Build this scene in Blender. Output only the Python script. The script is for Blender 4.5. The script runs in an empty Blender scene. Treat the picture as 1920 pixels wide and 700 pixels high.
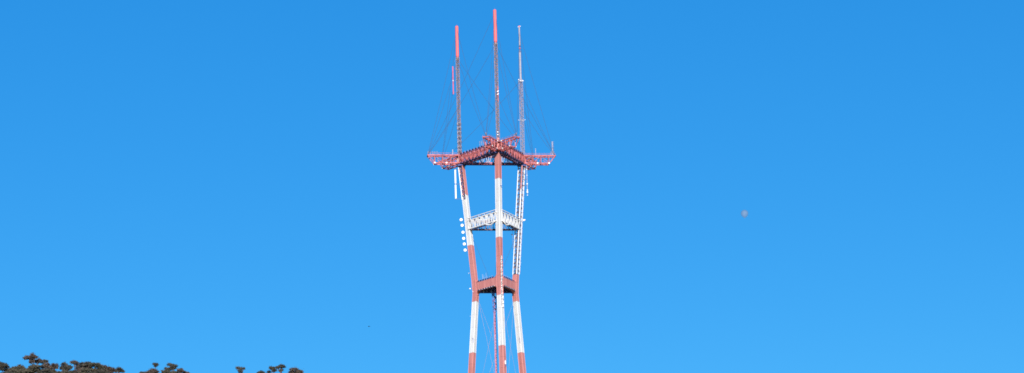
import bpy, math, random
from mathutils import Vector, Matrix, noise

random.seed(11)
sc = bpy.context.scene
COL = sc.collection
R = math.radians

# ------------------------------------------------------------------ camera frame
CAM = Vector((0.0, -1402.5, 0.0))
FPX = 5490.0
PITCH, YAW, ROLL = 0.226441, 0.00613, 0.027368
rx = Vector((math.cos(YAW), -math.sin(YAW), 0)); ry = Vector((math.sin(YAW), math.cos(YAW), 0)); ez = Vector((0, 0, 1))
fw = ry * math.cos(PITCH) + ez * math.sin(PITCH)
up0 = ry * -math.sin(PITCH) + ez * math.cos(PITCH)
right = rx * math.cos(ROLL) - up0 * math.sin(ROLL)
up = rx * math.sin(ROLL) + up0 * math.cos(ROLL)

def spot(px, py, dist):
    """where something seen at this place in the photo stands, at a chosen distance"""
    d = fw * FPX + right * (px - 960) + up * (350 - py)
    return CAM + d * (dist / Vector((d.x, d.y, 0)).length)

cam = bpy.data.cameras.new('camera')
cam.sensor_width = 36; cam.lens = FPX / 1920 * 36
cam.clip_start = 1; cam.clip_end = 40000
co = bpy.data.objects.new('camera', cam); COL.objects.link(co)
co.matrix_world = Matrix(((right.x, up.x, -fw.x, CAM.x), (right.y, up.y, -fw.y, CAM.y), (right.z, up.z, -fw.z, CAM.z), (0, 0, 0, 1)))
sc.camera = co

# ------------------------------------------------------------------ materials
def material(name, col, rough=.6, metal=0.0, var=.12, scale=.6, tint=None, streak=False, spec=.3, trans=0.0):
    m = bpy.data.materials.new(name); m.use_nodes = True
    n, l = m.node_tree.nodes, m.node_tree.links
    b = n['Principled BSDF']
    b.inputs['Roughness'].default_value = rough
    b.inputs['Metallic'].default_value = metal
    b.inputs['Specular IOR Level'].default_value = spec
    tc = n.new('ShaderNodeTexCoord'); mp = n.new('ShaderNodeMapping')
    if streak: mp.inputs['Scale'].default_value = (1, 1, .07)
    nz = n.new('ShaderNodeTexNoise'); nz.inputs['Scale'].default_value = scale; nz.inputs['Detail'].default_value = 6
    l.new(tc.outputs['Object'], mp.inputs['Vector']); l.new(mp.outputs['Vector'], nz.inputs['Vector'])
    r = n.new('ShaderNodeValToRGB')
    lo = tuple(c * (1 - var) for c in col); hi = tuple(min(1, c * (1 + var)) for c in (tint or col))
    r.color_ramp.elements[0].position = .35; r.color_ramp.elements[1].position = .65
    r.color_ramp.elements[0].color = (*lo, 1); r.color_ramp.elements[1].color = (*hi, 1)
    l.new(nz.outputs['Fac'], r.inputs['Fac']); l.new(r.outputs['Color'], b.inputs['Base Color'])
    if streak:      # grime and rust runs
        mp2 = n.new('ShaderNodeMapping'); mp2.inputs['Scale'].default_value = (1, 1, .12)
        n2 = n.new('ShaderNodeTexNoise'); n2.inputs['Scale'].default_value = 1.4; n2.inputs['Detail'].default_value = 3
        r2 = n.new('ShaderNodeMapRange'); r2.inputs['From Min'].default_value = .56; r2.inputs['From Max'].default_value = .72; r2.inputs['To Max'].default_value = .45
        mx2 = n.new('ShaderNodeMix'); mx2.data_type = 'RGBA'; mx2.inputs[7].default_value = (col[0] * .62, col[1] * .52, col[2] * .45, 1)
        l.new(tc.outputs['Object'], mp2.inputs['Vector']); l.new(mp2.outputs['Vector'], n2.inputs['Vector']); l.new(n2.outputs['Fac'], r2.inputs['Value'])
        l.new(r2.outputs['Result'], mx2.inputs['Factor']); l.new(r.outputs['Color'], mx2.inputs[6]); l.new(mx2.outputs[2], b.inputs['Base Color'])
    if trans:
        t = n.new('ShaderNodeBsdfTransparent'); mx = n.new('ShaderNodeMixShader'); mx.inputs[0].default_value = trans
        l.new(b.outputs[0], mx.inputs[1]); l.new(t.outputs[0], mx.inputs[2])
        l.new(mx.outputs[0], n['Material Output'].inputs['Surface'])
    return m

M = dict(
    red=material('faded_red_paint', (.58, .205, .185), .65, var=.12, scale=.6, tint=(.60, .23, .20), streak=True),
    beamred=material('beam_red_paint', (.37, .08, .085), .6, var=.25, scale=.8, tint=(.47, .13, .125)),
    white=material('weathered_white_paint', (.74, .72, .71), .6, var=.07, scale=.6, tint=(.74, .71, .67), streak=True),
    clean=material('antenna_white', (.82, .81, .82), .45, var=.03),
    orange=material('radome_orange_red', (.72, .13, .13), .45, var=.04),
    steel=material('galvanised_steel', (.10, .085, .11), .6, .1, var=.3, scale=2.5, tint=(.19, .13, .15)),
    pale=material('pale_steel', (.32, .30, .35), .6, .1, var=.2, scale=2.5),
    dark=material('grating_and_shade_navy', (.10, .12, .31), .8, var=.15),  # dark steel grating; navy of shaded undersides is put into its colour
    navy=material('dark_navy_rail_paint', (.028, .032, .085), .7, var=.15),
    mauve=material('dull_mauve_steel', (.21, .18, .23), .6, .1, var=.2, scale=2.5),
    wire=material('steel_wire', (.06, .06, .10), .7),
    seam=material('pinkish_brace_cable', (.42, .24, .22), .8),  # dull pink of the diagonal brace cables
    pink=material('pink_fibreglass', (.55, .13, .22), .5, var=.08),
    bark=material('gum_bark', (.10, .075, .065), .9, var=.3, scale=2),
    bird=material('dark_feather', (.02, .02, .022), .8),
    rubber=material('balloon_skin', (.28, .25, .21), .5, var=.08, trans=.76),
)

# ------------------------------------------------------------------ mesh building
class MB:
    def __init__(self): self.v = []; self.f = []; self.m = []; self.mats = []
    def mi(self, name):
        if name not in self.mats: self.mats.append(name)
        return self.mats.index(name)
    def faces(self, vs, fs, mat):
        o = len(self.v); k = self.mi(mat)
        self.v += [tuple(p) for p in vs]
        for f in fs: self.f.append(tuple(i + o for i in f)); self.m.append(k)
    def bar(self, a, b, w, mat, h=None, ref=None, w2=None):
        """rectangular member from a to b; w across, h along ref"""
        a = Vector(a); b = Vector(b); d = (b - a)
        if d.length < 1e-6: return
        d.normalize(); ref = Vector(ref) if ref is not None else (ez if abs(d.z) < .9 else Vector((0, 1, 0)))
        s = d.cross(ref)
        if s.length < 1e-4: s = d.cross(Vector((1, 0, 0)))
        s.normalize(); t = s.cross(d).normalized(); h = w if h is None else h
        vs = []
        for p, k in ((a, 1), (b, (w2 / w) if w2 else 1)):
            for i, j in ((-1, -1), (1, -1), (1, 1), (-1, 1)): vs.append(p + s * (i * w * k / 2) + t * (j * h * k / 2))
        self.faces(vs, [(3, 2, 1, 0), (4, 5, 6, 7), (0, 1, 5, 4), (1, 2, 6, 5), (2, 3, 7, 6), (3, 0, 4, 7)], mat)
    def tube(self, pts, rad, mat, n=8, caps=True):
        pts = [Vector(p) for p in pts]
        rad = rad if isinstance(rad, (list, tuple)) else [rad] * len(pts)
        rings = []
        for i, p in enumerate(pts):
            d = (pts[min(i + 1, len(pts) - 1)] - pts[max(i - 1, 0)]).normalized()
            s = d.cross(Vector((0, 1, 0)) if abs(d.y) < .8 else Vector((1, 0, 0))).normalized(); t = s.cross(d)
            rings.append([p + (s * math.cos(q) + t * math.sin(q)) * rad[i] for q in [2 * math.pi * j / n for j in range(n)]])
        vs = [q for r_ in rings for q in r_]; fs = []
        for i in range(len(pts) - 1):
            for j in range(n):
                k = (j + 1) % n; fs.append((i * n + j, i * n + k, (i + 1) * n + k, (i + 1) * n + j))
        if caps: fs += [tuple(range(n))[::-1], tuple((len(pts) - 1) * n + j for j in range(n))]
        self.faces(vs, fs, mat)
    def ball(self, c, r, mat, nu=10, nv=6, sc_=(1, 1, 1)):
        c = Vector(c); vs = [c + Vector((0, 0, -r * sc_[2]))]
        for i in range(1, nv):
            ph = -math.pi / 2 + math.pi * i / nv
            for j in range(nu):
                th = 2 * math.pi * j / nu
                vs.append(c + Vector((math.cos(ph) * math.cos(th) * r * sc_[0], math.cos(ph) * math.sin(th) * r * sc_[1], math.sin(ph) * r * sc_[2])))
        vs.append(c + Vector((0, 0, r * sc_[2]))); fs = []
        for j in range(nu):
            k = (j + 1) % nu; fs.append((0, 1 + k, 1 + j)); fs.append((len(vs) - 1, 1 + (nv - 2) * nu + j, 1 + (nv - 2) * nu + k))
            for i in range(nv - 2): fs.append((1 + i * nu + j, 1 + i * nu + k, 1 + (i + 1) * nu + k, 1 + (i + 1) * nu + j))
        self.faces(vs, fs, mat)
    def build(self, name, parent=None, smooth=False, origin=None):
        me = bpy.data.meshes.new(name); o0 = Vector(origin) if origin is not None else Vector((0, 0, 0))
        me.from_pydata([tuple(Vector(p) - o0) for p in self.v], [], self.f); me.update()
        for n_ in self.mats: me.materials.append(M[n_])
        me.polygons.foreach_set('material_index', self.m)
        if smooth: me.polygons.foreach_set('use_smooth', [True] * len(me.polygons))
        ob = bpy.data.objects.new(name, me); COL.objects.link(ob)
        if origin is not None and parent is None: ob.location = o0
        if parent: ob.parent = parent
        return ob

def empty(name, loc=(0, 0, 0)):
    o = bpy.data.objects.new(name, None); COL.objects.link(o); o.location = loc; return o
def tag(o, label=None, cat=None, group=None, kind=None):
    if label: o['label'] = label
    if cat: o['category'] = cat
    if group: o['group'] = group
    if kind: o['kind'] = kind

# ------------------------------------------------------------------ tower geometry
TURN = R(7.43)
BASE_Z = 100.0
TOP_Z = 341.6      # top of the platform beams
BOT_Z = 336.6
PANG = [TURN + (k - 1) * 2 * math.pi / 3 for k in range(3)]     # far-left, near, far-right leg

def rad_at(z):
    if z >= 276.5: return 17.3 + (z - 336) * (17.3 - 11.25) / 63.0
    lo = 11.28 + (271 - z) * .0835
    if z <= 271: return lo
    a_ = 17.3 + (276.5 - 336) * (17.3 - 11.25) / 63.0
    t = (276.5 - z) / 5.5
    return a_ * (1 - t) + 11.28 * t
def out(k): return Vector((math.sin(PANG[k]), -math.cos(PANG[k]), 0))
def tan(k): return Vector((math.cos(PANG[k]), math.sin(PANG[k]), 0))
def leg_pt(k, z, r=0.0, t=0.0): return out(k) * (rad_at(z) + r) + tan(k) * t + Vector((0, 0, z))

tower = empty('broadcast_tower', (0, 0, 0))
tag(tower, 'tall red and white three-legged steel broadcast tower topped by three masts', 'tower')

SIDE = 2.95      # the legs are three-sided: one corner outwards, two inwards
def vtx(k, z, i, grow=0.0):
    g_ = (1.0 if z > 270 else 1 + (270 - z) * .0016)
    r_ = SIDE / math.sqrt(3) * g_ + grow
    a_ = (0, math.radians(-120), math.radians(120))[i]
    return leg_pt(k, z, r_ * math.cos(a_), r_ * math.sin(a_))

def bands(k):
    top_w = (320.8, 323.6, 323.65)[k]; mid = (295.2, 295.05, 280.45)[k]
    return [(BASE_Z - 2, 160, 'white'), (160, 187, 'red') , (187, 214, 'white'), (214, 241.75, 'red'), (241.75, 266.9, 'white'), (266.9, mid, 'red'), (mid, top_w, 'white'), (top_w, BOT_Z + .2, 'red')]

# which faces are left as open framework: face -> z ranges.  faces: outer, inner, side_n (towards -tangent), side_p
OPEN = {0: {'face_p': (318.5, 336.8)}, 1: {'face_p': (260.5, 286.0)}, 2: {f: (280.5, 336.8) for f in ('face_n', 'face_p', 'inner')}}
FACES = {'face_n': (0, 1), 'face_p': (0, 2), 'inner': (1, 2)}

def make_leg(k):
    body = MB(); lat = MB(); run = MB()
    def is_open(face, z): q = OPEN[k].get(face); return bool(q) and q[0] <= z < q[1]
    cuts = sorted(set([b[0] for b in bands(k)] + [b[1] for b in bands(k)] + [271, 276.5, 318.5, 280.5, 260.5, 286.0]))
    cuts = [c for c in cuts if BASE_Z - 2 <= c <= BOT_Z + .2]
    o_, t_ = out(k), tan(k)
    for z0, z1 in zip(cuts, cuts[1:]):
        zm = (z0 + z1) / 2; mat = next(b[2] for b in bands(k) if b[0] <= zm < b[1])
        for i in range(3):       # corner posts
            w_, m_ = .2, mat
            if k == 2 and zm > 280.5: w_, m_ = .4, (mat if i == 1 else 'white')
            if k == 0 and zm > 318.5 and i == 0: w_, m_ = .5, 'white'
            d_ = (vtx(k, zm, i) - leg_pt(k, zm))
            body.bar(vtx(k, z0, i), vtx(k, z1, i), w_, m_, ref=d_)
        for fc, (i, j) in FACES.items():
            if not is_open(fc, zm):
                n = max(1, round((z1 - z0) / 6.0))
                for s in range(n):
                    a = z0 + (z1 - z0) * s / n; b = z0 + (z1 - z0) * (s + 1) / n - .05
                    for f0, f1 in ((.04, .49), (.51, .96)):
                        A, B = vtx(k, a, i).lerp(vtx(k, a, j), f0), vtx(k, a, i).lerp(vtx(k, a, j), f1)
                        C_, D = vtx(k, b, i).lerp(vtx(k, b, j), f1), vtx(k, b, i).lerp(vtx(k, b, j), f0)
                        dn = (B - A).cross(D - A).normalized() * .05
                        vs = [A - dn, B - dn, C_ - dn, D - dn, A + dn, B + dn, C_ + dn, D + dn]
                        body.faces(vs, [(0, 3, 2, 1), (4, 5, 6, 7), (0, 1, 5, 4), (1, 2, 6, 5), (2, 3, 7, 6), (3, 0, 4, 7)], mat)
            else:
                n = max(1, round((z1 - z0) / 2.1))
                for s in range(n):
                    a = z0 + (z1 - z0) * s / n; b = z0 + (z1 - z0) * (s + 1) / n
                    lm = 'pale' if k else 'dark'
                    lat.bar(vtx(k, a, i), vtx(k, a, j), .22, 'steel' if k else 'dark')
                    p, q = (i, j) if s % 2 else (j, i)
                    lat.bar(vtx(k, a, p), vtx(k, b, q), .22, lm)
        if any(is_open(f, zm) for f in FACES):
            run.bar(leg_pt(k, z0, .1, -.1), leg_pt(k, z1, .1, -.1), .42, 'pale' if k else 'steel', h=.42, ref=o_)
            run.bar(leg_pt(k, z0, .1, .5), leg_pt(k, z1, .1, .5), .28, 'steel', h=.28, ref=o_)
            n = int((z1 - z0) / 1.5)
            for s in range(n):
                z = z0 + (z1 - z0) * (s + .5) / n
                run.bar(leg_pt(k, z, .2, -.5), leg_pt(k, z, .2, .7), .2, 'pale', h=.3)
            if k == 1: run.bar(vtx(k, z0, 0).lerp(vtx(k, z0, 2), .5), vtx(k, z1, 0).lerp(vtx(k, z1, 2), .5), .35, 'white', h=.12, ref=o_)
    o = body.build('leg', tower)
    if lat.f: lat.build('lattice_frame', o)
    if run.f: run.build('cable_run', o)
    # service ladder with brackets up the outside
    if k == 2:
        st = MB(); z = 282.0
        e = lambda z: vtx(k, z, 0)
        while z < 334:
            st.bar(e(z), e(z) + Vector((.75, -.1, 0)), .22, 'dark'); z += 2.75
        st.bar(e(281) + Vector((.45, 0, 0)), e(335) + Vector((.45, 0, 0)), .16, 'pale')
        st.build('ladder', o)
    nf = lambda i, j, z: (vtx(k, z, i).lerp(vtx(k, z, j), .5) - leg_pt(k, z)).normalized()
    h = MB()
    if k != 1:
        i, j = (2, 0) if k == 0 else (1, 2)
        nn = nf(i, j, 247); p = vtx(k, 247.5, i).lerp(vtx(k, 247.5, j), .12)
        h.bar(p + nn * .1 - ez * 1.2, p + nn * .1 + ez * 1.2, .2, 'dark', h=.12, ref=nn)
        p2 = vtx(k, 248.7, i).lerp(vtx(k, 248.7, j), .32)
        h.bar(p + nn * .12 + ez * 1.2, p2 + nn * .12, .18, 'dark')
    else:
        nn = nf(0, 2, 233); p = vtx(k, 233.3, 0).lerp(vtx(k, 233.3, 2), .55)
        h.bar(p + nn * .35 - ez * .9, p + nn * .35 + ez * .9, .7, 'clean', h=.35, ref=nn)
        h.bar(p + nn * .2 - ez * 1.6, p + nn * .2 - ez * 1.1 + t_ * .5, .3, 'dark')
        q = vtx(k, 320.2, 0).lerp(vtx(k, 320.2, 2), .5); h.build('access_hatch', o); h = MB()
        h.bar(q + nn * .25 - t_ * .5, q + nn * .25 + t_ * .5 - ez * .3, .35, 'dark')
    h.build('access_hatch', o)
    # bell shaped foot on a concrete block
    ft = MB(); b = leg_pt(k, BASE_Z - 1)
    ft.bar(b - ez * 6, b, 6.5, 'pale', h=6.5, ref=o_); ft.build('footing', o)
    return o
legs = [make_leg(k) for k in range(3)]

# ------------------------------------------------------------------ platform beams
def line_frame(ka, kb, r):
    A = out(ka) * r; B = out(kb) * r; u = (B - A).normalized(); n = Vector((u.y, -u.x, 0))   # outward normal
    if n.dot((A + B) / 2) < 0: n = -n
    return A, B, u, n, (B - A).length

EXT = 16.8
def platform_beam(ka, kb, dz, rear=False):
    A, B, u, n, L = line_frame(ka, kb, 17.3)
    bw = 3.3; zt = TOP_Z + dz - .7; zb = BOT_Z + dz + .35
    mb = MB()
    s0, s1 = -(15.0 if ka == 1 else EXT), L + (15.0 if kb == 1 else EXT); cut = 3.3
    P = lambda s, off, z: A + u * s + n * off + ez * z
    for off in (-bw / 2, bw / 2):
        mb.bar(P(s0, off, zt), P(s1, off, zt), .5, 'beamred', h=.5)
        mb.bar(P(s0 + cut, off, zb), P(s1 - cut, off, zb), .5, 'beamred', h=.5)
        mb.bar(P(s0, off, zt), P(s0 + cut, off, zb), .3, 'beamred'); mb.bar(P(s1, off, zt), P(s1 - cut, off, zb), .3, 'beamred')
    # panels: open bays outside the legs, close-set bracing between them
    def bays(a, b, n_, inner):
        for i in range(n_ + 1):
            s = a + (b - a) * i / n_
            for off in (-bw / 2, bw / 2):
                mb.bar(P(s, off, zt), P(s, off, zb), .3 if inner else .34, 'pale' if inner and (rear or off < 0) else 'beamred')
                if i < n_:
                    e = a + (b - a) * (i + 1) / n_
                    if inner:
                        pm = 'beamred' if not rear else 'pale'
                        m_ = (s + e) / 2; w_ = (.85 if off > 0 else .25) if not rear else .3
                        mb.bar(P(s + .35, off, zb), P(m_, off, zt), w_, pm, h=.14, ref=n)
                        mb.bar(P(m_, off + .1, zt), P(e - .35, off + .1, zb), w_ * .8, pm, h=.14, ref=n)
                    else:
                        q = (zb, zt) if i % 2 == 0 else (zt, zb)
                        mb.bar(P(s, off, q[0]), P(e, off, q[1]), .16, 'beamred')
            for z in (zt, zb):
                mb.bar(P(s, -bw / 2, z), P(s, bw / 2, z), .3, 'beamred')
                if i < n_:
                    e = a + (b - a) * (i + 1) / n_
                    mb.bar(P(s, -bw / 2, z), P(e, bw / 2, z), .2, 'beamred')
    bays(s0 + cut, -1.5, 3, False); bays(0, L, 9, True); bays(L + 1.5, s1 - cut, 3, False)
    mb.bar(P(s0, -bw / 2, zt), P(s0, bw / 2, zt), .5, 'beamred'); mb.bar(P(s1, -bw / 2, zt), P(s1, bw / 2, zt), .5, 'beamred')
    o = mb.build('platform_beam', tower)
    # walkway grating inside the beam and edge blocks along the top
    wk = MB()
    wk.bar(P(-1, .9, zb - .32), P(L + 1, .9, zb - .32), .8, 'dark', h=.12)
    for off in (-bw / 2, bw / 2): wk.bar(P(-1, off, zb - .34), P(L + 1, off, zb - .34), .55, 'dark', h=.16)
    for i in range(16):
        s = (i + .5) * L / 16; wk.bar(P(s, -bw / 2, zb - .3), P(s + (.9 if i % 2 else -.9), bw / 2, zb - .3), .3, 'dark', h=.1)
    wk.bar(P(.5, -.6, zt - 1.0), P(L - .5, -.6, zt - 1.0), 1.0, 'dark', h=.12)
    wk.build('walkway', o)
    hr = MB(); s = 1.6; 
    while s < L - 1.6:
        for off in (-bw / 2 - .3, bw / 2 + .3):
            hr.bar(P(s, off, zt + .55), P(s + 1.3, off, zt + .4), .2, 'navy', h=.75)
            hr.bar(P(s + 1.55, off, zt + .2), P(s + 1.55, off, zt + 1.05), .14, 'beamred')
            hr.bar(P(s, off * 1.02, zb - .1), P(s + 1.1, off * 1.02, zb - .1), .2, 'navy', h=.5)
        s += 2.45
    for off in (-bw / 2 - .3, bw / 2 + .3): hr.bar(P(0, off, zt + .1), P(L, off, zt + .1), .1, 'dark')
    for a, b in ((s0, -1), (L + 1, s1)):
        for off in (-bw / 2, bw / 2):
            hr.bar(P(a, off, zt + 1.05), P(b, off, zt + 1.05), .09, 'beamred')
            for i in range(7):
                q = a + (b - a) * i / 6; hr.bar(P(q, off, zt), P(q, off, zt + 1.05), .08, 'beamred')
    hr.build('handrail', o)
    # pale joint plates
    for s in (s0 + cut, s0 + cut + 5.8, s1 - cut - 5.8, s1 - cut):
        for off in (-bw / 2, bw / 2):
            jp = MB(); jp.bar(P(s - .35, off * 1.17, zb + .05), P(s + .35, off * 1.17, zb + .05), .12, 'clean', h=.62); jp.build('joint_plate', o)
    for s in (-5, L + 5.2):
        jp = MB(); jp.bar(P(s - .4, bw * .6, zt), P(s + .4, bw * .6, zt), .12, 'clean', h=.6); jp.build('joint_plate', o)
    return o
platform_beam(0, 1, 0.0); platform_beam(1, 2, .04); platform_beam(2, 0, -.04, True)

# leg heads inside the platform
for k in range(3):
    mb = MB(); m = 'white' if k != 1 else 'red'
    mb.bar(leg_pt(k, BOT_Z) * 1.0, out(k) * 17.3 + ez * (TOP_Z + .4), 1.3, 'red', h=1.3, ref=out(k))
    mb.bar(out(k) * 19.0 + ez * (BOT_Z - .2), out(k) * 19.0 + ez * (TOP_Z + .5), .55, 'white' if k != 1 else 'red', h=.5, ref=out(k))
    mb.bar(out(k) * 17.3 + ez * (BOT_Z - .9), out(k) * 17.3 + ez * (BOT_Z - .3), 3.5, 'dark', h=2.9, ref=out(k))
    mb.build('leg_head', tower)

# ------------------------------------------------------------------ white cross trusses
def cross_truss(ka, kb, rear=False):
    zt, zb = 307.4, 303.2
    At, Bt, u, n, L = line_frame(ka, kb, rad_at(zt)); Ab, Bb, _, _, Lb = line_frame(ka, kb, rad_at(zb))
    mb = MB(); bw = 2.2
    T = lambda f, off: At + (Bt - At) * f + n * off + ez * zt
    Bm = lambda f, off: Ab + (Bb - Ab) * f + n * off + ez * zb
    for off in (-bw / 2, bw / 2):
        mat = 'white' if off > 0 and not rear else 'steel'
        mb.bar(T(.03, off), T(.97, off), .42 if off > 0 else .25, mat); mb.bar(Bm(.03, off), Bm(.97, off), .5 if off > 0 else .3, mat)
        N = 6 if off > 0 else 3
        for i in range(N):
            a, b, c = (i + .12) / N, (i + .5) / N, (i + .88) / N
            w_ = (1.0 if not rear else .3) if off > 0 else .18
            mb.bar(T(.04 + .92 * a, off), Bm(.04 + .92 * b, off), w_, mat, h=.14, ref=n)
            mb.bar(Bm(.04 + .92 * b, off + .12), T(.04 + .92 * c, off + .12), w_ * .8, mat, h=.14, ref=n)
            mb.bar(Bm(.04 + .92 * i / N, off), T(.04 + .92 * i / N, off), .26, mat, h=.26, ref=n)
            if off > 0:
                mb.bar(T(.04 + .92 * a, -bw / 2), T(.04 + .92 * a, bw / 2), .3, 'steel')
                mb.bar(Bm(.04 + .92 * a, -bw / 2), Bm(.04 + .92 * a, bw / 2), .3, 'steel')
                mb.bar(Bm(.04 + .92 * a, -bw / 2), Bm(.04 + .92 * c, bw / 2), .24, 'steel')
    o = mb.build('cross_truss', tower)
    wk = MB(); wk.bar(Bm(.05, -.5) - ez * .35, Bm(.95, -.5) - ez * .35, .6, 'dark', h=.08); wk.build('walkway', o)
    hr = MB(); 
    hr.bar(T(.05, bw / 2) + ez * 1.15, T(.95, bw / 2) + ez * 1.15, .3, 'white')
    for i in range(6):
        f = .05 + .9 * i / 5; hr.bar(T(f, bw / 2), T(f, bw / 2) + ez * 1.15, .12, 'white')
    for i in range(7):
        f = .1 + .8 * i / 6; hr.bar(T(f, bw / 2) + ez * .5 - u * .3, T(f, bw / 2) + ez * .5 + u * .5, .12, 'steel', h=.5)
    hr.build('handrail', o)
    if 1 in (ka, kb):    # curved feed pipe tucked under the truss beside the near leg
        c = MB(); f0 = .66 if kb == 1 else .34; f1 = .93 if kb == 1 else .07
        pts = []
        for i in range(9):
            t = i / 8; f = f0 + (f1 - f0) * t
            pts.append(Bm(f, bw / 2 + .5) + ez * (-.7 - .9 * math.sin(t * math.pi * .62) + (t > .6) * (t - .6) * 3.4))
        c.tube(pts, .38, 'white'); c.build('feed_pipe', o)
    return o
cross_truss(0, 1); cross_truss(1, 2); cross_truss(2, 0, True)

# ------------------------------------------------------------------ waist beams (solid, with haunches)
def waist_beam(ka, kb, dz):
    zt, zb = 276.1 + dz, 271.95 + dz
    A, B, u, n, L = line_frame(ka, kb, 11.3)
    bw = 1.7; mb = MB()
    tp, bt = [], []
    N = 40
    for i in range(N + 1):
        s = L * i / N; e = min(s, L - s)
        hb = max(0, 1 - (e - 1.0) / 3.4); hb = hb ** 2.2 if hb < 1 else 1
        ht = max(0, 1 - (e - .9) / 2.6); ht = ht ** 2.4 if ht < 1 else 1
        tp.append((s, zt + (3.4 if (s < L / 2) == (ka == 1) and 1 in (ka, kb) else 1.2) * ht)); bt.append((s, zb - 1.7 * hb))
    P = lambda s, z, off: A + u * s + n * off + ez * z
    vs = []
    for off in (-bw / 2, bw / 2):
        for s, z in tp: vs.append(P(s, z, off))
        for s, z in bt: vs.append(P(s, z, off))
    K = N + 1; fs = []
    for i in range(N):
        fs.append((i, K + i, K + i + 1, i + 1)); fs.append((2 * K + i, 2 * K + i + 1, 3 * K + i + 1, 3 * K + i))
        fs.append((i, i + 1, 2 * K + i + 1, 2 * K + i)); fs.append((K + i, 3 * K + i, 3 * K + i + 1, K + i + 1))
    mb.faces(vs, fs, 'red')
    if 1 not in (ka, kb): mb.bar(P(1.6, zb + .7, -bw / 2 - .1), P(L - 1.6, zb + .7, -bw / 2 - .1), .16, 'dark', h=3.6)  # dark sheet paints the shade on the rear beam's inner face
    o = mb.build('waist_beam', tower)
    hr = MB(); s = 3.0
    while s < L - 3.6:
        for off in (-bw / 2 - .2, bw / 2 + .2):
            hr.bar(P(s, zt + .3, off), P(s + 1.15, zt + .3, off), .16, 'navy', h=.55)
            hr.bar(P(s, zb - .1, off), P(s + 1.15, zb - .1, off), .16, 'navy', h=.62)
            hr.bar(P(s + 1.3, zb - .05, off), P(s + 1.85, zb - .05, off), .12, 'white', h=.3)
            hr.bar(P(s + .1, zt + .5, off), P(s + .1, zt + 1.15, off), .07, 'red')
        s += 1.95
    for z_ in (zt + .1, zb - .1):
        for off in (-bw / 2 - .2, bw / 2 + .2): hr.bar(P(2, z_, off), P(L - 2, z_, off), .08, 'red')
    hr.build('catwalk_edge', o)
    return o
waist_beam(0, 1, 0); waist_beam(1, 2, .03); waist_beam(2, 0, -.03)
dk = MB()  # deck added to keep the inside of the waist in shade
tri = [out(k) * 10.4 for k in range(3)]
dk.faces([p + ez * 275.6 for p in tri] + [p + ez * 275.8 for p in tri], [(0, 2, 1), (3, 4, 5), (0, 1, 4, 3), (1, 2, 5, 4), (2, 0, 3, 5)], 'dark')
dk.build('waist_shade_deck', tower)
for x_, z0 in ((-6.6, 270.9), (-2.7, 270.3)):
    wp = MB(); wp.bar((x_, 3.2, z0), (x_, 3.2, 274.0), .32, 'clean'); wp.build('hanging_pipe', tower)

# ------------------------------------------------------------------ centre shaft and cables
sh = MB(); cx, cy, hw = -1.5, 1.0, .42
for i in (-1, 1):
    for j in (-1, 1):
        sh.bar((cx + i * hw, cy + j * hw, BASE_Z), (cx + i * hw, cy + j * hw, 261), .2, 'beamred')
        sh.bar((cx + i * hw * 1.7, cy + j * hw, 261), (cx + i * hw * 2.6, cy + j * hw, 272.5), .32, 'dark')
z = BASE_Z; i = 0
while z < 272:
    col = 'dark' if z > 256 else ('pale' if (i // 5) % 3 == 1 else 'beamred')
    s_ = hw * (1 if z < 261 else 2.0)
    for j in (-1, 1):
        sg = 1 if i % 2 else -1
        sh.bar((cx - s_ * sg, cy + j * s_, z), (cx + s_ * sg, cy + j * s_, z + 1.5), .16 if z < 261 else .3, col)
    sh.bar((cx - s_, cy - s_, z), (cx + s_, cy - s_, z), .14, 'wire'); z += 1.5; i += 1
sh.bar((cx, cy, BASE_Z), (cx, cy, 271), .4, 'pink')
sh.build('centre_shaft', tower)
for ka, kb in ((0, 1), (1, 2), (2, 0)):
    for a, b in ((ka, kb), (kb, ka)):
        c = MB(); c.tube([leg_pt(a, 268, -1.2), leg_pt(b, 205, -1.2)], .04, 'seam', 5); c.build('brace_cable', tower)
for k in range(3):
    c = MB(); c.tube([Vector((cx, cy, 272)), leg_pt(k, 300, -1.2)], .05, 'wire', 5); c.build('brace_cable', tower)

# ------------------------------------------------------------------ masts
def lattice(mb, x, y, z0, z1, w, step, mat, post, t=.16, diag=.12):
    h = w / 2
    c = [(-h, -h), (h, -h), (h, h), (-h, h)]
    for p in c: mb.bar((x + p[0], y + p[1], z0), (x + p[0], y + p[1], z1), t, post)
    n = int((z1 - z0) / step)
    for i in range(n):
        a = z0 + (z1 - z0) * i / n; b = z0 + (z1 - z0) * (i + 1) / n
        for j in range(4):
            p, q = c[j], c[(j + 1) % 4]
            mb.bar((x + p[0], y + p[1], a), (x + q[0], y + q[1], a), diag, mat)
            if i % 2: p, q = q, p
            mb.bar((x + p[0], y + p[1], a), (x + q[0], y + q[1], b), diag, mat)

BEAM_ENDS = []
for ka, kb in ((0, 1), (1, 2), (2, 0)):
    A, B, u, n, L = line_frame(ka, kb, 17.3)
    BEAM_ENDS += [A - u * (15.0 if ka == 1 else EXT) + ez * (TOP_Z - .3), B + u * (15.0 if kb == 1 else EXT) + ez * (TOP_Z - .3)]

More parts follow.
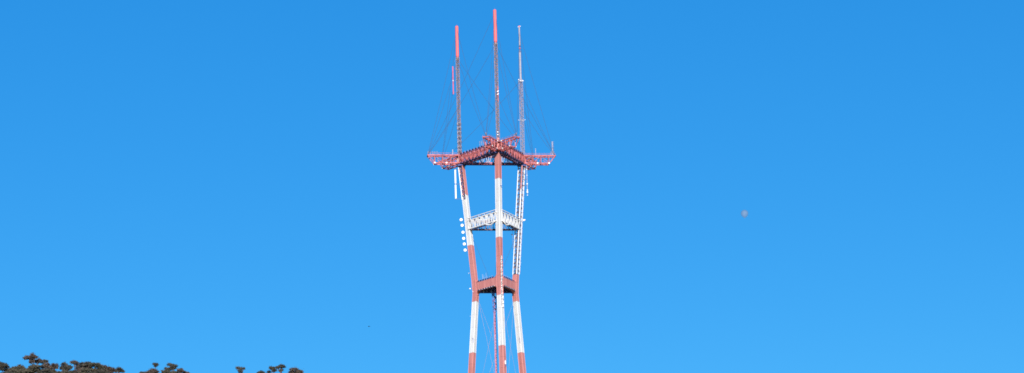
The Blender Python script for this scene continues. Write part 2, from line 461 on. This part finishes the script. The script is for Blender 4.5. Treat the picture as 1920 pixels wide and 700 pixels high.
masts = []
for k in range(3):
    p = out(k) * 18.2; x, y = p.x, p.y
    mb = MB()
    if k == 0:
        lattice(mb, x, y, TOP_Z, 391.5, 1.55, 1.25, 'steel', 'steel', .26, .2)
        mb.bar((x, y, TOP_Z), (x, y, 391), .38, 'steel')
    elif k == 1:
        lattice(mb, x, y, TOP_Z, 391.2, 1.5, 1.15, 'steel', 'steel', .26, .2)
        mb.bar((x, y, TOP_Z), (x, y, 391), .34, 'steel')
        mb.bar((x, y, 346), (x, y, 360), .5, 'pale')
    else:
        lattice(mb, x, y, TOP_Z, 379.5, 1.85, 1.3, 'mauve', 'mauve', .2, .13)
        mb.bar((x, y, TOP_Z), (x, y, 380), .42, 'mauve')
    m = mb.build('antenna_mast', tower); masts.append(m)
    rd = MB()
    if k < 2:
        top = (407.9, 408.5)[k]
        rd.tube([(x, y, 391.4), (x, y, 391.9), (x, y, 392.1), (x, y, top - .5), (x, y, top - .15), (x, y, top)], [.6, .6, .8, .8, .65, .3], 'orange', 16)
        rd.build('radome', m, smooth=False)
        tp = MB(); tp.tube([(x, y, top - .1), (x, y, top + .5), (x, y, top + .9)], [.28, .22, .05], 'dark'); tp.bar((x - .75, y, top - .15), (x + .75, y, top - .15), .16, 'dark')
        tp.build('lightning_rod', m)
        cl = MB(); cl.tube([(x, y, 390.5), (x, y, 391.5)], .95, 'steel', 10)
        cl.bar((x - 1.0, y, 390.0), (x + .9, y, 391.3), .25, 'clean'); cl.build('collar', m)
    else:
        for z0, z1, r_ in ((380.8, 394.4, .52), (398.2, 407.6, .40)):
            q = MB(); q.tube([(x, y, z0), (x, y, z1)], r_, 'pale', 12); q.build('pole_section', m)
        q = MB()
        q.tube([(x, y, 379), (x, y, 380.8)], .7, 'pale', 8)
        for i in range(7):
            t = i * 2 * math.pi / 7; q.ball((x + math.cos(t) * 1.15, y + math.sin(t) * 1.15, 379.7 + .5 * math.sin(i * 2)), .32, 'clean', 6, 4)
            q.bar((x, y, 379.6), (x + math.cos(t) * 1.15, y + math.sin(t) * 1.15, 379.7), .16, 'dark')
        q.build('ring_cluster', m)
        q = MB(); q.tube([(x, y, 394.4), (x, y, 398.2)], .22, 'steel', 6)
        for z_ in (394.9, 396.6, 397.9): q.tube([(x, y, z_ - .18), (x, y, z_ + .18)], .5, 'mauve' if z_ != 396.6 else 'pink', 10)
        q.build('coupling', m)
        q = MB(); q.ball((x, y, 408.0), .42, 'orange', 8, 6); q.bar((x - .75, y, 407.7), (x + .75, y, 408.1), .2, 'clean'); q.build('beacon', m)
        q = MB()
        for z_ in (359.3,):
            for i in range(6):
                t = i * math.pi / 3; q.bar((x, y, z_), (x + math.cos(t) * 1.9, y + math.sin(t) * 1.9, z_ + .3), .12, 'clean')
        q.build('spreader_ring', m)
    # guy wires to the ends of the platform beams
    near = sorted(BEAM_ENDS, key=lambda e: (e - p - ez * TOP_Z).length)
    tops = (406.5, 407.0, 405.5)[k]
    for zt, ends in ((tops, near[:3]), (391.0 if k < 2 else 380.0, near[:4]), (366.0, near[:2])):
        for e in ends:
            a = Vector((x, y, zt)); g = MB()
            d = e - a; pts = [a + d * t - ez * (1.3 * 4 * t * (1 - t)) for t in [i / 8 for i in range(9)]]
            g.tube(pts, .06, 'wire', 5, caps=False); g.build('guy_wire', m)

# ring antennas low on the far-left mast, clusters on the near one
p = out(0) * 18.2
for z_ in (357.4, 355.2, 353.0, 350.6, 348.2, 345.6, 343.6):
    q = MB(); pts = [(p.x + 1.1 * math.cos(t), p.y + 1.1 * math.sin(t), z_ + .15) for t in [2 * math.pi * i / 14 for i in range(15)]]
    q.tube(pts, .15, 'pale', 6); q.tube([v_ - ez * .8 for v_ in map(Vector, pts)], .12, 'steel', 6); q.bar((p.x - .8, p.y - .9, z_ - .8), (p.x - .8, p.y - .9, z_ + .2), .22, 'pale')
    q.build('ring_antenna', masts[0])
q = MB()
s = spot(850.6, 150, 1409.1)
for z0, z1 in ((372.4, 379.2), (379.7, 386.8)):
    q.tube([(p.x - 2.45, p.y - .6, z0), (p.x - 2.45, p.y - .6, z1)], .3, 'pink', 8)
q.ball((p.x - 2.45, p.y - .6, 379.45), .3, 'clean', 6, 4)
for z_ in (373.5, 379.45, 385.5): q.bar((p.x - 2.45, p.y - .6, z_), (p.x, p.y, z_), .14, 'steel')
q.build('side_antenna', masts[0])
p = out(1) * 18.2
for z_ in (345.3, 344.0):
    q = MB(); q.ball((p.x - .1, p.y - 1.0, z_ + .8), .38, 'clean', 8, 5); q.build('mast_lamp', masts[1])
q = MB(); q.bar((p.x + .55, p.y - .9, 361.5), (p.x + .55, p.y - .9, 369.6), .3, 'beamred')
for z_ in (363.8, 365.0, 366.4, 367.8): q.bar((p.x + .1, p.y - 1, z_), (p.x + .85, p.y - .9, z_ + .5), .35, 'beamred' if z_ in (363.8, 367.8) else 'clean')
q.build('side_antenna', masts[1])
q = MB(); q.bar((p.x, p.y - 1.6, TOP_Z - 4.5), (p.x, p.y - 1.6, TOP_Z + 1.5), .75, 'red', h=.6); q.build('mast_foot', masts[1])

# ------------------------------------------------------------------ antennas on the legs
for px, py in ((864.7, 412.5), (866.6, 423), (868.2, 436), (869.4, 447.5), (870.7, 458), (872.2, 469.5)):
    # solve height on the outer side of the far-left leg
    z = 320.0
    for _ in range(3):
        c = leg_pt(0, z, 3.1); q = spot(px, py, (Vector((c.x, c.y, 0)) - Vector((CAM.x, CAM.y, 0))).length); z = q.z
    c = leg_pt(0, z, 3.0); c.x = q.x
    mb = MB(); aim = Vector((-.12, -1, 0)).normalized()
    mb.tube([c - aim * .55, c - aim * .3, c + aim * .25, c + aim * .38], [.35, .74, .74, .6], 'clean', 14)
    o = mb.build('dish_antenna', tower)
    br = MB(); br.bar(c - aim * .6, leg_pt(0, z, .9), .14, 'steel'); br.build('bracket', o)
c = out(0) * 17.3
x_, y_ = c.x - 3.25, c.y + .6
for z0, z1 in ((327.0, 334.0), (319.4, 326.4)):
    q = MB(); q.tube([(x_, y_, z0), (x_, y_, z1)], .42, 'clean', 10)
    o = q.build('pole_antenna', tower)
br = MB()
for z_ in (334.2, 326.7, 319.2): br.bar((x_, y_, z_), leg_pt(0, z_, .9), .12, 'steel')
br.bar((x_, y_, 319), (x_, y_, 335), .12, 'steel'); br.build('antenna_bracket', tower)
c = out(2) * 17.3
q = MB(); x_, y_ = c.x + 2.45, c.y - .2
q.bar((x_, y_, 321.5), (x_, y_, 336.5), .24, 'pale')
for z_, r_ in ((334, .32), (331, .26), (326.6, .42), (323.4, .42), (322.4, .5), (320.9, .3)): q.ball((x_, y_, z_), r_, 'clean', 8, 5)
for z_ in (334.5, 331.8, 329, 326): q.bar((x_, y_, z_), leg_pt(2, z_, 1), .14, 'steel')
q.build('pole_antenna', tower)
c = leg_pt(2, 307.6)
q = MB(); q.bar(c + Vector((1.4, -.6, .2)), c + Vector((2.6, -.9, .2)), .12, 'steel')
q.tube([c + Vector((2.1, -.6, .1)), c + Vector((2.3, -1.0, .1)), c + Vector((3.2, -1.35, .25))], [.15, .55, .3], 'clean', 10); q.build('dish_antenna', tower)
# little vertical dipoles by the right leg under the truss
q = MB()
c = leg_pt(2, 300)
for i in range(5): q.bar((c.x - 3.0 + .1 * i, c.y - 1.2, 300.2 - i * 1.5), (c.x - 2.3 + .1 * i, c.y - 1.2, 300.2 - i * 1.5), .16, 'steel')
q.bar((c.x - 2.7, c.y - 1.2, 293.8), (c.x - 2.7, c.y - 1.2, 302.5), .08, 'steel'); q.ball((c.x - 3.1, c.y - 1.2, 300.6), .35, 'clean', 6, 4)
q.build('dipole_antenna', tower)
# short bits of kit on the legs
for k, z, r_, s in ((0, 273.6, 2.9, .42), (0, 281.4, 2.8, .22), (2, 286.5, 2.4, .2), (0, 272, 1.4, .35), (0, 292.5, 1.2, .3), (0, 260, 2.4, .16)):
    q = MB(); c = leg_pt(k, z, r_); q.bar(leg_pt(k, z, .8), c, .12, 'steel'); q.ball(c, s, 'clean', 8, 5, (1.2, 1, .8)); q.build('small_antenna', tower)
# brackets up the outside of the far-right leg near the waist
for i in range(7):
    q = MB(); q.bar(leg_pt(2, 277.3 - i * .85, .5, .9), leg_pt(2, 277.3 - i * .85, 1.3, .9), .2, 'steel', h=.3); q.build('step_bracket', tower)
# whips on the added waist deck
for x_, y_, z1 in ((-7.0, 2.0, 280.0), (-5.2, .8, 280.4), (-6.4, 1.2, 279.4)):
    q = MB(); q.bar((x_, y_, 276.5), (x_, y_, z1), .1, 'pale'); q.build('whip_antenna', tower)
# kit standing on the platform
right_end = BEAM_ENDS[4]; left_end = BEAM_ENDS[5]
q = MB(); b = right_end - Vector((1.1, 0, 0))
q.bar(b, b + ez * 7.2, .26, 'pale')
for i in range(8): q.bar(b + ez * (1.2 + i * .8) - Vector((.5, 0, 0)), b + ez * (1.2 + i * .8) + Vector((.75, 0, .1)), .2, 'steel')
q.bar(b - Vector((1.3, 0, -.6)), b + Vector((.2, 0, 3.0)), .12, 'pale')
q.build('yagi_antenna', tower)
def whip(b, h, s=.1):
    q = MB(); q.bar(b, b + ez * h, s, 'pale')
    for i in range(3): q.bar(b + ez * (h * (.5 + .2 * i)) - Vector((.35, 0, 0)), b + ez * (h * (.5 + .2 * i)) + Vector((.35, 0, 0)), .1, 'steel')
    q.build('whip_antenna', tower)
rb = (right_end - left_end).normalized()
whip(right_end - rb * 9.6, 3.6, .16); whip(left_end + rb * 12.5, 2.8, .3)
for i in range(5): whip(left_end + rb * (.3 + i * 1.1), 1.9, .09)
for e in BEAM_ENDS[:4]:
    for i in range(4): whip(e + (Vector((0, 0, e.z)) - e).normalized() * (.3 + i * .8), 1.9, .09)
whip(right_end - rb * 1.9, 2.0, .1); whip(right_end - rb * .6, 2.2, .1)
A, B, u, n, L = line_frame(0, 1, 17.3)
for s in (17.2, 18.6, 20.0): whip(A + u * s + n * 1.5 + ez * (TOP_Z + .3), 2.6, .09)

# ------------------------------------------------------------------ terrain
def ground_z(x, y):
    d = math.hypot(x, y)
    h = 101.0 * math.exp(-((x - 20) / 420) ** 2 - ((y - 20) / 380) ** 2) if True else 0
    # wooded spur in front of and left of the tower
    h2 = 120.0 * math.exp(-((x + 150) / 150) ** 2 - ((y + 480) / 200) ** 2) + 60 * math.exp(-((x + 420) / 260) ** 2 - ((y + 420) / 260) ** 2)
    z = max(h, h2) + .12 * min(h, h2)
    if d < 60: z = z * (d / 60) ** 2 + (BASE_Z - 1.5) * (1 - (d / 60) ** 2)
    dc = math.hypot(x, y - CAM.y)
    z += 3.5 * noise.noise(Vector((x / 90, y / 90, 0))) * min(1, dc / 400) * (1 if d > 60 else 0)
    f = max(0, 1 - dc / 260)
    return z * (1 - f) - 1.7
NG = 150; vs, fs = [], []
def warp(t): return math.copysign(abs(t) ** 2.6 * 14000 + abs(t) * 1100, t)
for j in range(NG + 1):
    for i in range(NG + 1):
        x = warp(2 * i / NG - 1) - 60; y = warp(2 * j / NG - 1) - 500; vs.append((x, y, ground_z(x, y)))
for j in range(NG):
    for i in range(NG): a = j * (NG + 1) + i; fs.append((a, a + 1, a + NG + 2, a + NG + 1))
me = bpy.data.meshes.new('ground'); me.from_pydata(vs, [], fs); me.update()
M['ground'] = material('dry_grass_hill', (.07, .075, .03), .95, var=.35, scale=.02, tint=(.13, .11, .055))
me.materials.append(M['ground']); me.polygons.foreach_set('use_smooth', [True] * len(me.polygons))
g = bpy.data.objects.new('ground', me); COL.objects.link(g); tag(g, kind='structure')

# ------------------------------------------------------------------ gum trees
def leafmat(name, a, b):
    m = bpy.data.materials.new(name); m.use_nodes = True; n, l = m.node_tree.nodes, m.node_tree.links
    p = n['Principled BSDF']; p.inputs['Roughness'].default_value = .6; p.inputs['Specular IOR Level'].default_value = .25
    tc = n.new('ShaderNodeTexCoord'); nz = n.new('ShaderNodeTexNoise'); nz.inputs['Scale'].default_value = .9; nz.inputs['Detail'].default_value = 5
    l.new(tc.outputs['Object'], nz.inputs['Vector'])
    r = n.new('ShaderNodeValToRGB'); r.color_ramp.elements[0].position = .38; r.color_ramp.elements[1].position = .62
    r.color_ramp.elements[0].color = (*a, 1); r.color_ramp.elements[1].color = (*b, 1)
    l.new(nz.outputs['Fac'], r.inputs['Fac']); l.new(r.outputs['Color'], p.inputs['Base Color'])
    return m
M['leaf_a'] = leafmat('gum_leaves_olive', (.042, .042, .028), (.118, .102, .070))
M['leaf_b'] = leafmat('gum_leaves_bronze', (.048, .038, .032), (.124, .090, .072))
M['leaf_c'] = leafmat('gum_leaves_dark', (.035, .036, .029), (.088, .080, .062))

PXM = lambda d: d / FPX      # metres per photo pixel at distance d
def gum(clumps, label, dist, trunk_px=None, leaf='leaf_a', sparse=1.0, group='eucalyptus trees along the hilltop', drop=0):
    """clumps: (px, py of centre, width px, height px[, lean]) as seen on the skyline"""
    D = dist / math.cos(R(9.5)); k = D / FPX
    rnd = random.Random(int(clumps[0][0] * 7))
    cs = []
    for c in clumps:
        p = spot(c[0], c[1], dist) + Vector((0, rnd.uniform(-1.5, 1.5), 0))
        cs.append((p, c[2] * k / 2, c[3] * k / 2, c[4] if len(c) > 4 else 0))
    tx = spot(trunk_px if trunk_px else sum(c[0] for c in clumps) / len(clumps), 705, dist)
    gz = ground_z(tx.x, tx.y) - .5
    base = Vector((tx.x, tx.y, gz))
    root = empty('eucalyptus_tree', base); tag(root, label, 'tree', group)
    zlow = min(p.z - rz for p, _, rz, _ in cs); H = zlow - gz
    tr = MB(); fork = Vector((tx.x + rnd.uniform(-.4, .4), tx.y, zlow - 1.2))
    rb_ = .10 + .007 * H
    tr.tube([base - base, base.lerp(fork, .4) - base + Vector((.3, .1, 0)), fork - base], [rb_, rb_ * .75, rb_ * .5], 'bark', 8)
    t = tr.build('trunk', root)
    lb = MB()
    for p, rx_, rz_, ln in cs:
        q = p - ez * rz_ * .3; mid = fork.lerp(q, .5) + Vector((rnd.uniform(-.3, .3), 0, -.3))
        lb.tube([fork - base, mid - base, q - base], [rb_ * .45, rb_ * .3, .05], 'bark', 6)
        for _ in range(5):
            e = p + Vector((rnd.uniform(-.8, .8) * rx_, rnd.uniform(-.8, .8) * rx_, rnd.uniform(-.2, .6) * rz_))
            lb.tube([mid - base, q.lerp(e, .5) - ez * .15 - base, e - base], [rb_ * .2, .06, .02], 'bark', 4)
    lb.build('limb', root)
    cr = MB()
    for p, rx_, rz_, ln in cs:
        # each bough carries a few flat-bottomed umbrella pads of leaves
        nd = max(2, round(rx_ * 2.4 + rz_ * 1.2)); pads = []
        for i in range(nd):
            fx = (i + .5) / nd * 2 - 1 + rnd.uniform(-.2, .2)
            top = math.sqrt(max(0, 1 - min(1, fx * fx)))
            lvl = rnd.choice((1, 1, .55, .0, -.5)) if rz_ > .8 else rnd.choice((.8, .3))
            pr = min(rx_ * .75, max(.5, rx_ * rnd.uniform(.32, .55)))
            pads.append((p + Vector((fx * (rx_ - pr * .55), rnd.uniform(-.8, .8) * rx_ * .7, rz_ * (lvl * top - .35) + ln * fx * rz_)), pr, min(rz_ * .9, pr * rnd.uniform(.6, 1.0))))
        pads.append((p - ez * rz_ * .45, rx_ * .78, rz_ * 1.1))
        if rz_ > .9 and rx_ > 1.2:
            for sg in (-1, 1): pads.append((p + Vector((sg * rx_ * .45, 0, -rz_ * .6)), rx_ * .5, rz_ * .9))
        for c0, pr, ph in pads:
            for b_ in range(int(9 + 16 * pr * pr * sparse)):
                th = rnd.uniform(0, 2 * math.pi); rr = math.sqrt(rnd.random()); zz = rnd.uniform(.1, 1) * math.sqrt(max(.05, 1 - rr * rr))
                c = c0 + Vector((math.cos(th) * rr * pr, math.sin(th) * rr * pr, zz * ph)) + Vector((rnd.gauss(0, .08), 0, rnd.gauss(0, .08)))
                sz = rnd.choice((rnd.uniform(.14, .35), rnd.uniform(.3, .55)))
                for _ in range(int(27 * sparse)):
                    v = Vector((rnd.gauss(0, .6), rnd.gauss(0, .6), rnd.gauss(0, .4))) * sz
                    a = c + v - base; d1 = Vector((rnd.uniform(-1, 1), rnd.uniform(-1, 1), rnd.uniform(-1, .5))).normalized() * rnd.uniform(.13, .30)
                    d2 = d1.cross(Vector((rnd.uniform(-1, 1), rnd.uniform(-1, 1), rnd.uniform(-1, 1)))).normalized() * rnd.uniform(.07, .16)
                    cr.faces([a - d1 * .5, a + d2, a + d1 * .5, a - d2], [(0, 1, 2, 3)], leaf)
    cr.build('crown', root)
    return root

G1 = 'eucalyptus trees along the hilltop'
gum([(2, 686, 24, 22), (11, 692, 10, 14)], 'rounded dark gum tree cut off by the left edge of the photo', 905, leaf='leaf_c')
gum([(24, 695, 24, 13), (38, 692, 18, 12), (32, 700, 30, 14)], 'low spreading gum tree between the left edge tree and the tall umbrella tree', 900, leaf='leaf_a')
gum([(52, 670.5, 19, 8, .3), (65, 671, 13, 8, -.5), (71, 677, 15, 9), (61, 676, 7, 4), (59, 680, 6, 3)], 'tallest gum tree with split umbrella crown rising over the left ridge', 910, trunk_px=66, leaf='leaf_b', sparse=1.1)
gum([(84, 677.5, 9, 5, -.9), (80, 684, 8, 10, -.9)], 'thin leaning gum tree just right of the tallest umbrella tree', 915, trunk_px=77, leaf='leaf_c')
gum([(52, 697, 26, 14), (66, 694, 26, 18), (80, 698, 14, 10)], 'broad bushy gum tree under the tallest umbrella tree', 893, leaf='leaf_a')
gum([(92, 688, 15, 11), (103, 689, 13, 12)], 'flat topped gum tree with sky under it, first right of the tallest tree', 912, leaf='leaf_b')
gum([(122, 686, 19, 11), (127, 692, 10, 6), (116, 690, 7, 4)], 'domed umbrella gum tree standing alone before the long wooded mass', 914, leaf='leaf_c')
gum([(100, 702, 24, 10), (120, 702, 22, 12), (132, 699, 8, 8)], 'low gum tree filling the bottom edge below the domed umbrella tree', 893, leaf='leaf_a')
gum([(140, 680.5, 14, 8, -.3), (146, 685, 8, 6)], 'small high tufted gum tree at the left end of the long wooded mass', 918, leaf='leaf_b')
gum([(142, 694, 14, 16), (150, 697, 18, 14)], 'brown toned gum tree at the left end of the long mass, below the high tuft', 898, leaf='leaf_b')
gum([(157, 684.5, 14, 9), (165, 685, 16, 9), (160, 692, 28, 14)], 'wide gum tree making the highest part of the long wooded mass', 905, leaf='leaf_c')
gum([(88, 703, 20, 14), (74, 704, 16, 14)], 'low dark gum crown between the tallest tree and the flat topped tree', 885, leaf='leaf_c')
gum([(193, 703, 26, 14), (174, 704, 18, 12)], 'low dark gum crown at the bottom edge under the right slope of the wooded mass', 887, leaf='leaf_c')
gum([(14, 703, 26, 14)], 'low dark gum crown in the bottom left corner of the photo', 886, leaf='leaf_c')
gum([(160, 700, 22, 14)], 'rounded olive gum tree low in front of the long wooded mass', 889, leaf='leaf_a')
gum([(178, 686, 20, 9, -.2), (183, 694, 24, 14)], 'gum tree in the middle of the long wooded mass', 901, leaf='leaf_a')
gum([(191, 689, 14, 10), (199, 695, 18, 14), (209, 697, 14, 12)], 'gum tree on the falling right slope of the long wooded mass', 904, leaf='leaf_b')
gum([(218, 695, 14, 6, .2), (227, 696, 12, 8, -.9)], 'thin arched gum crown ending the long wooded mass on the right', 911, trunk_px=213, leaf='leaf_c', sparse=.8)
gum([(266, 700, 10, 5)], 'very small dark gum tip left of the ball shaped crown', 920, leaf='leaf_c')
gum([(285, 699, 22, 15)], 'ball shaped gum crown in the middle of the hill gap', 905, leaf='leaf_b')
gum([(291.5, 685.5, 7, 8)], 'tiny round tuft on a slender stem above the ball shaped crown', 921, leaf='leaf_c', sparse=1.2)
gum([(320, 684.3, 12, 4, -.3), (328.5, 687.5, 7, 6), (325, 691, 9, 4), (316, 693, 14, 4)], 'wispy gum tree of small separate tufts right of the ball shaped crown', 917, trunk_px=323, leaf='leaf_c', sparse=.8)
gum([(310, 698.5, 18, 8), (326, 699, 16, 6)], 'low gum crown under the wispy tufted tree', 899, leaf='leaf_a')
gum([(339, 696.5, 13, 8), (348, 699, 10, 6)], 'small brownish gum crown at the right end of the second tree cluster', 906, leaf='leaf_b')
gum([(450, 692, 7, 6), (456, 691.5, 4, 5), (444.5, 689, 3, 2), (452, 698, 8, 4)], 'lone sparse twiggy treetop in the open gap left of the last cluster', 922, leaf='leaf_c', sparse=.45)
gum([(489, 699, 13, 6)], 'low dark gum crown starting the last cluster on the left', 915, leaf='leaf_c')
gum([(511, 692, 11, 5, -.8), (515, 695.5, 5, 4), (504, 697, 3, 3)], 'slanting small gum crown with bare stems in the last cluster', 918, trunk_px=509, leaf='leaf_c', sparse=.9)
gum([(529, 688.5, 12, 7), (521, 689.8, 4, 3), (527, 695, 5, 2)], 'little umbrella gum tree standing highest in the last cluster', 920, trunk_px=530, leaf='leaf_c')
gum([(556, 699, 25, 12), (547, 697, 8, 6)], 'widest reddish brown gum crown at the right end of the last cluster', 905, leaf='leaf_b')

# ------------------------------------------------------------------ bird and balloon
b0 = spot(691.8, 612.6, 800); br = empty('bird', b0)
tag(br, 'small dark bird gliding alone in the blue sky left of the tower legs', 'bird')
q = MB()
q.tube([(-.26, 0, 0), (-.18, 0, .03), (0, 0, .02), (.16, 0, .01), (.34, 0, .03)], [.03, .06, .085, .05, .02], 'bird', 8)
q.ball((-.25, 0, .04), .06, 'bird', 8, 6); q.build('body', br)
for sgn in (-1, 1):
    q = MB(); pts = [(-.06, sgn * .06, .05), (-.1, sgn * .3, .12), (.06, sgn * .62, .06)]
    vs = [(-.1, sgn * .05, .04), (.1, sgn * .05, .03), (-.12, sgn * .3, .11), (.07, sgn * .32, .10), (.0, sgn * .62, .05), (.08, sgn * .6, .045)]
    vs2 = [(a, b, c + .02) for a, b, c in vs]
    q.faces(vs + vs2, [(0, 1, 3, 2), (2, 3, 5, 4), (6, 8, 9, 7), (8, 10, 11, 9), (0, 2, 8, 6), (2, 4, 10, 8), (1, 7, 9, 3), (3, 9, 11, 5), (4, 5, 11, 10)], 'bird')
    q.build('wing', br)
q = MB(); vs = [(.26, -.03, .02), (.26, .03, .02), (.42, .08, .03), (.42, -.08, .03)]
q.faces(vs + [(a, b, c + .02) for a, b, c in vs], [(0, 3, 2, 1), (4, 5, 6, 7), (0, 1, 5, 4), (1, 2, 6, 5), (2, 3, 7, 6), (3, 0, 4, 7)], 'bird'); q.build('tail', br)

bl = empty('balloon', spot(1396, 401, 300)); tag(bl, 'pale pinkish grey round balloon floating alone in the sky right of the tower', 'balloon')
q = MB(); prof = [(-.44, .02), (-.42, .07), (-.38, .14), (-.28, .27), (-.12, .37), (.05, .40), (.2, .36), (.32, .26), (.39, .13), (.41, .02)]
q.tube([(0, 0, z_) for z_, _ in prof], [r_ for _, r_ in prof], 'rubber', 24); q.build('envelope', bl, smooth=True)
q = MB(); q.tube([(0, 0, -.43), (0, 0, -.48), (0, 0, -.50)], [.02, .05, .04], 'rubber', 8); q.build('neck', bl)

# ------------------------------------------------------------------ light
SUN_EL, SUN_AZ = 19.0, 5.0      # azimuth measured at the tower from the line to the camera
sd = Vector((math.sin(R(SUN_AZ)) * math.cos(R(SUN_EL)), -math.cos(R(SUN_AZ)) * math.cos(R(SUN_EL)), math.sin(R(SUN_EL))))
sl = bpy.data.lights.new('sun', 'SUN'); sl.energy = 5.0; sl.angle = R(.53); sl.color = (1, .95, .88)
so = bpy.data.objects.new('sun', sl); COL.objects.link(so); so.rotation_euler = sd.to_track_quat('Z', 'Y').to_euler()
w = bpy.data.worlds.new('World'); sc.world = w; w.use_nodes = True
n, l = w.node_tree.nodes, w.node_tree.links; bg = n['Background']
sk = n.new('ShaderNodeTexSky'); sk.sky_type = 'NISHITA'; sk.sun_disc = False
sk.sun_elevation = R(SUN_EL); sk.sun_rotation = math.atan2(sd.x, sd.y)
sk.altitude = 1500; sk.air_density = 1.0; sk.dust_density = 0.1; sk.ozone_density = 3.0
hs = n.new('ShaderNodeHueSaturation'); hs.inputs['Saturation'].default_value = 1.87
gm = n.new('ShaderNodeGamma'); gm.inputs[1].default_value = .54; l.new(sk.outputs[0], gm.inputs[0]); l.new(gm.outputs[0], hs.inputs['Color']); tn = n.new('ShaderNodeMix'); tn.data_type = 'RGBA'; tn.blend_type = 'MULTIPLY'; tn.inputs['Factor'].default_value = 1
tn.inputs[7].default_value = (.50, 1.17, 1.54, 1)
l.new(hs.outputs[0], tn.inputs[6]); l.new(tn.outputs[2], bg.inputs['Color'])
bg.inputs['Strength'].default_value = .15
vs_ = sc.view_settings; vs_.view_transform = 'Standard'; vs_.look = 'None'; vs_.exposure = .42; vs_.gamma = 1; vs_.use_curve_mapping = False
sc.cycles.use_denoising = False
sc.cycles.max_bounces = 6; sc.cycles.transparent_max_bounces = 8
sc.cycles.filter_width = 1.7
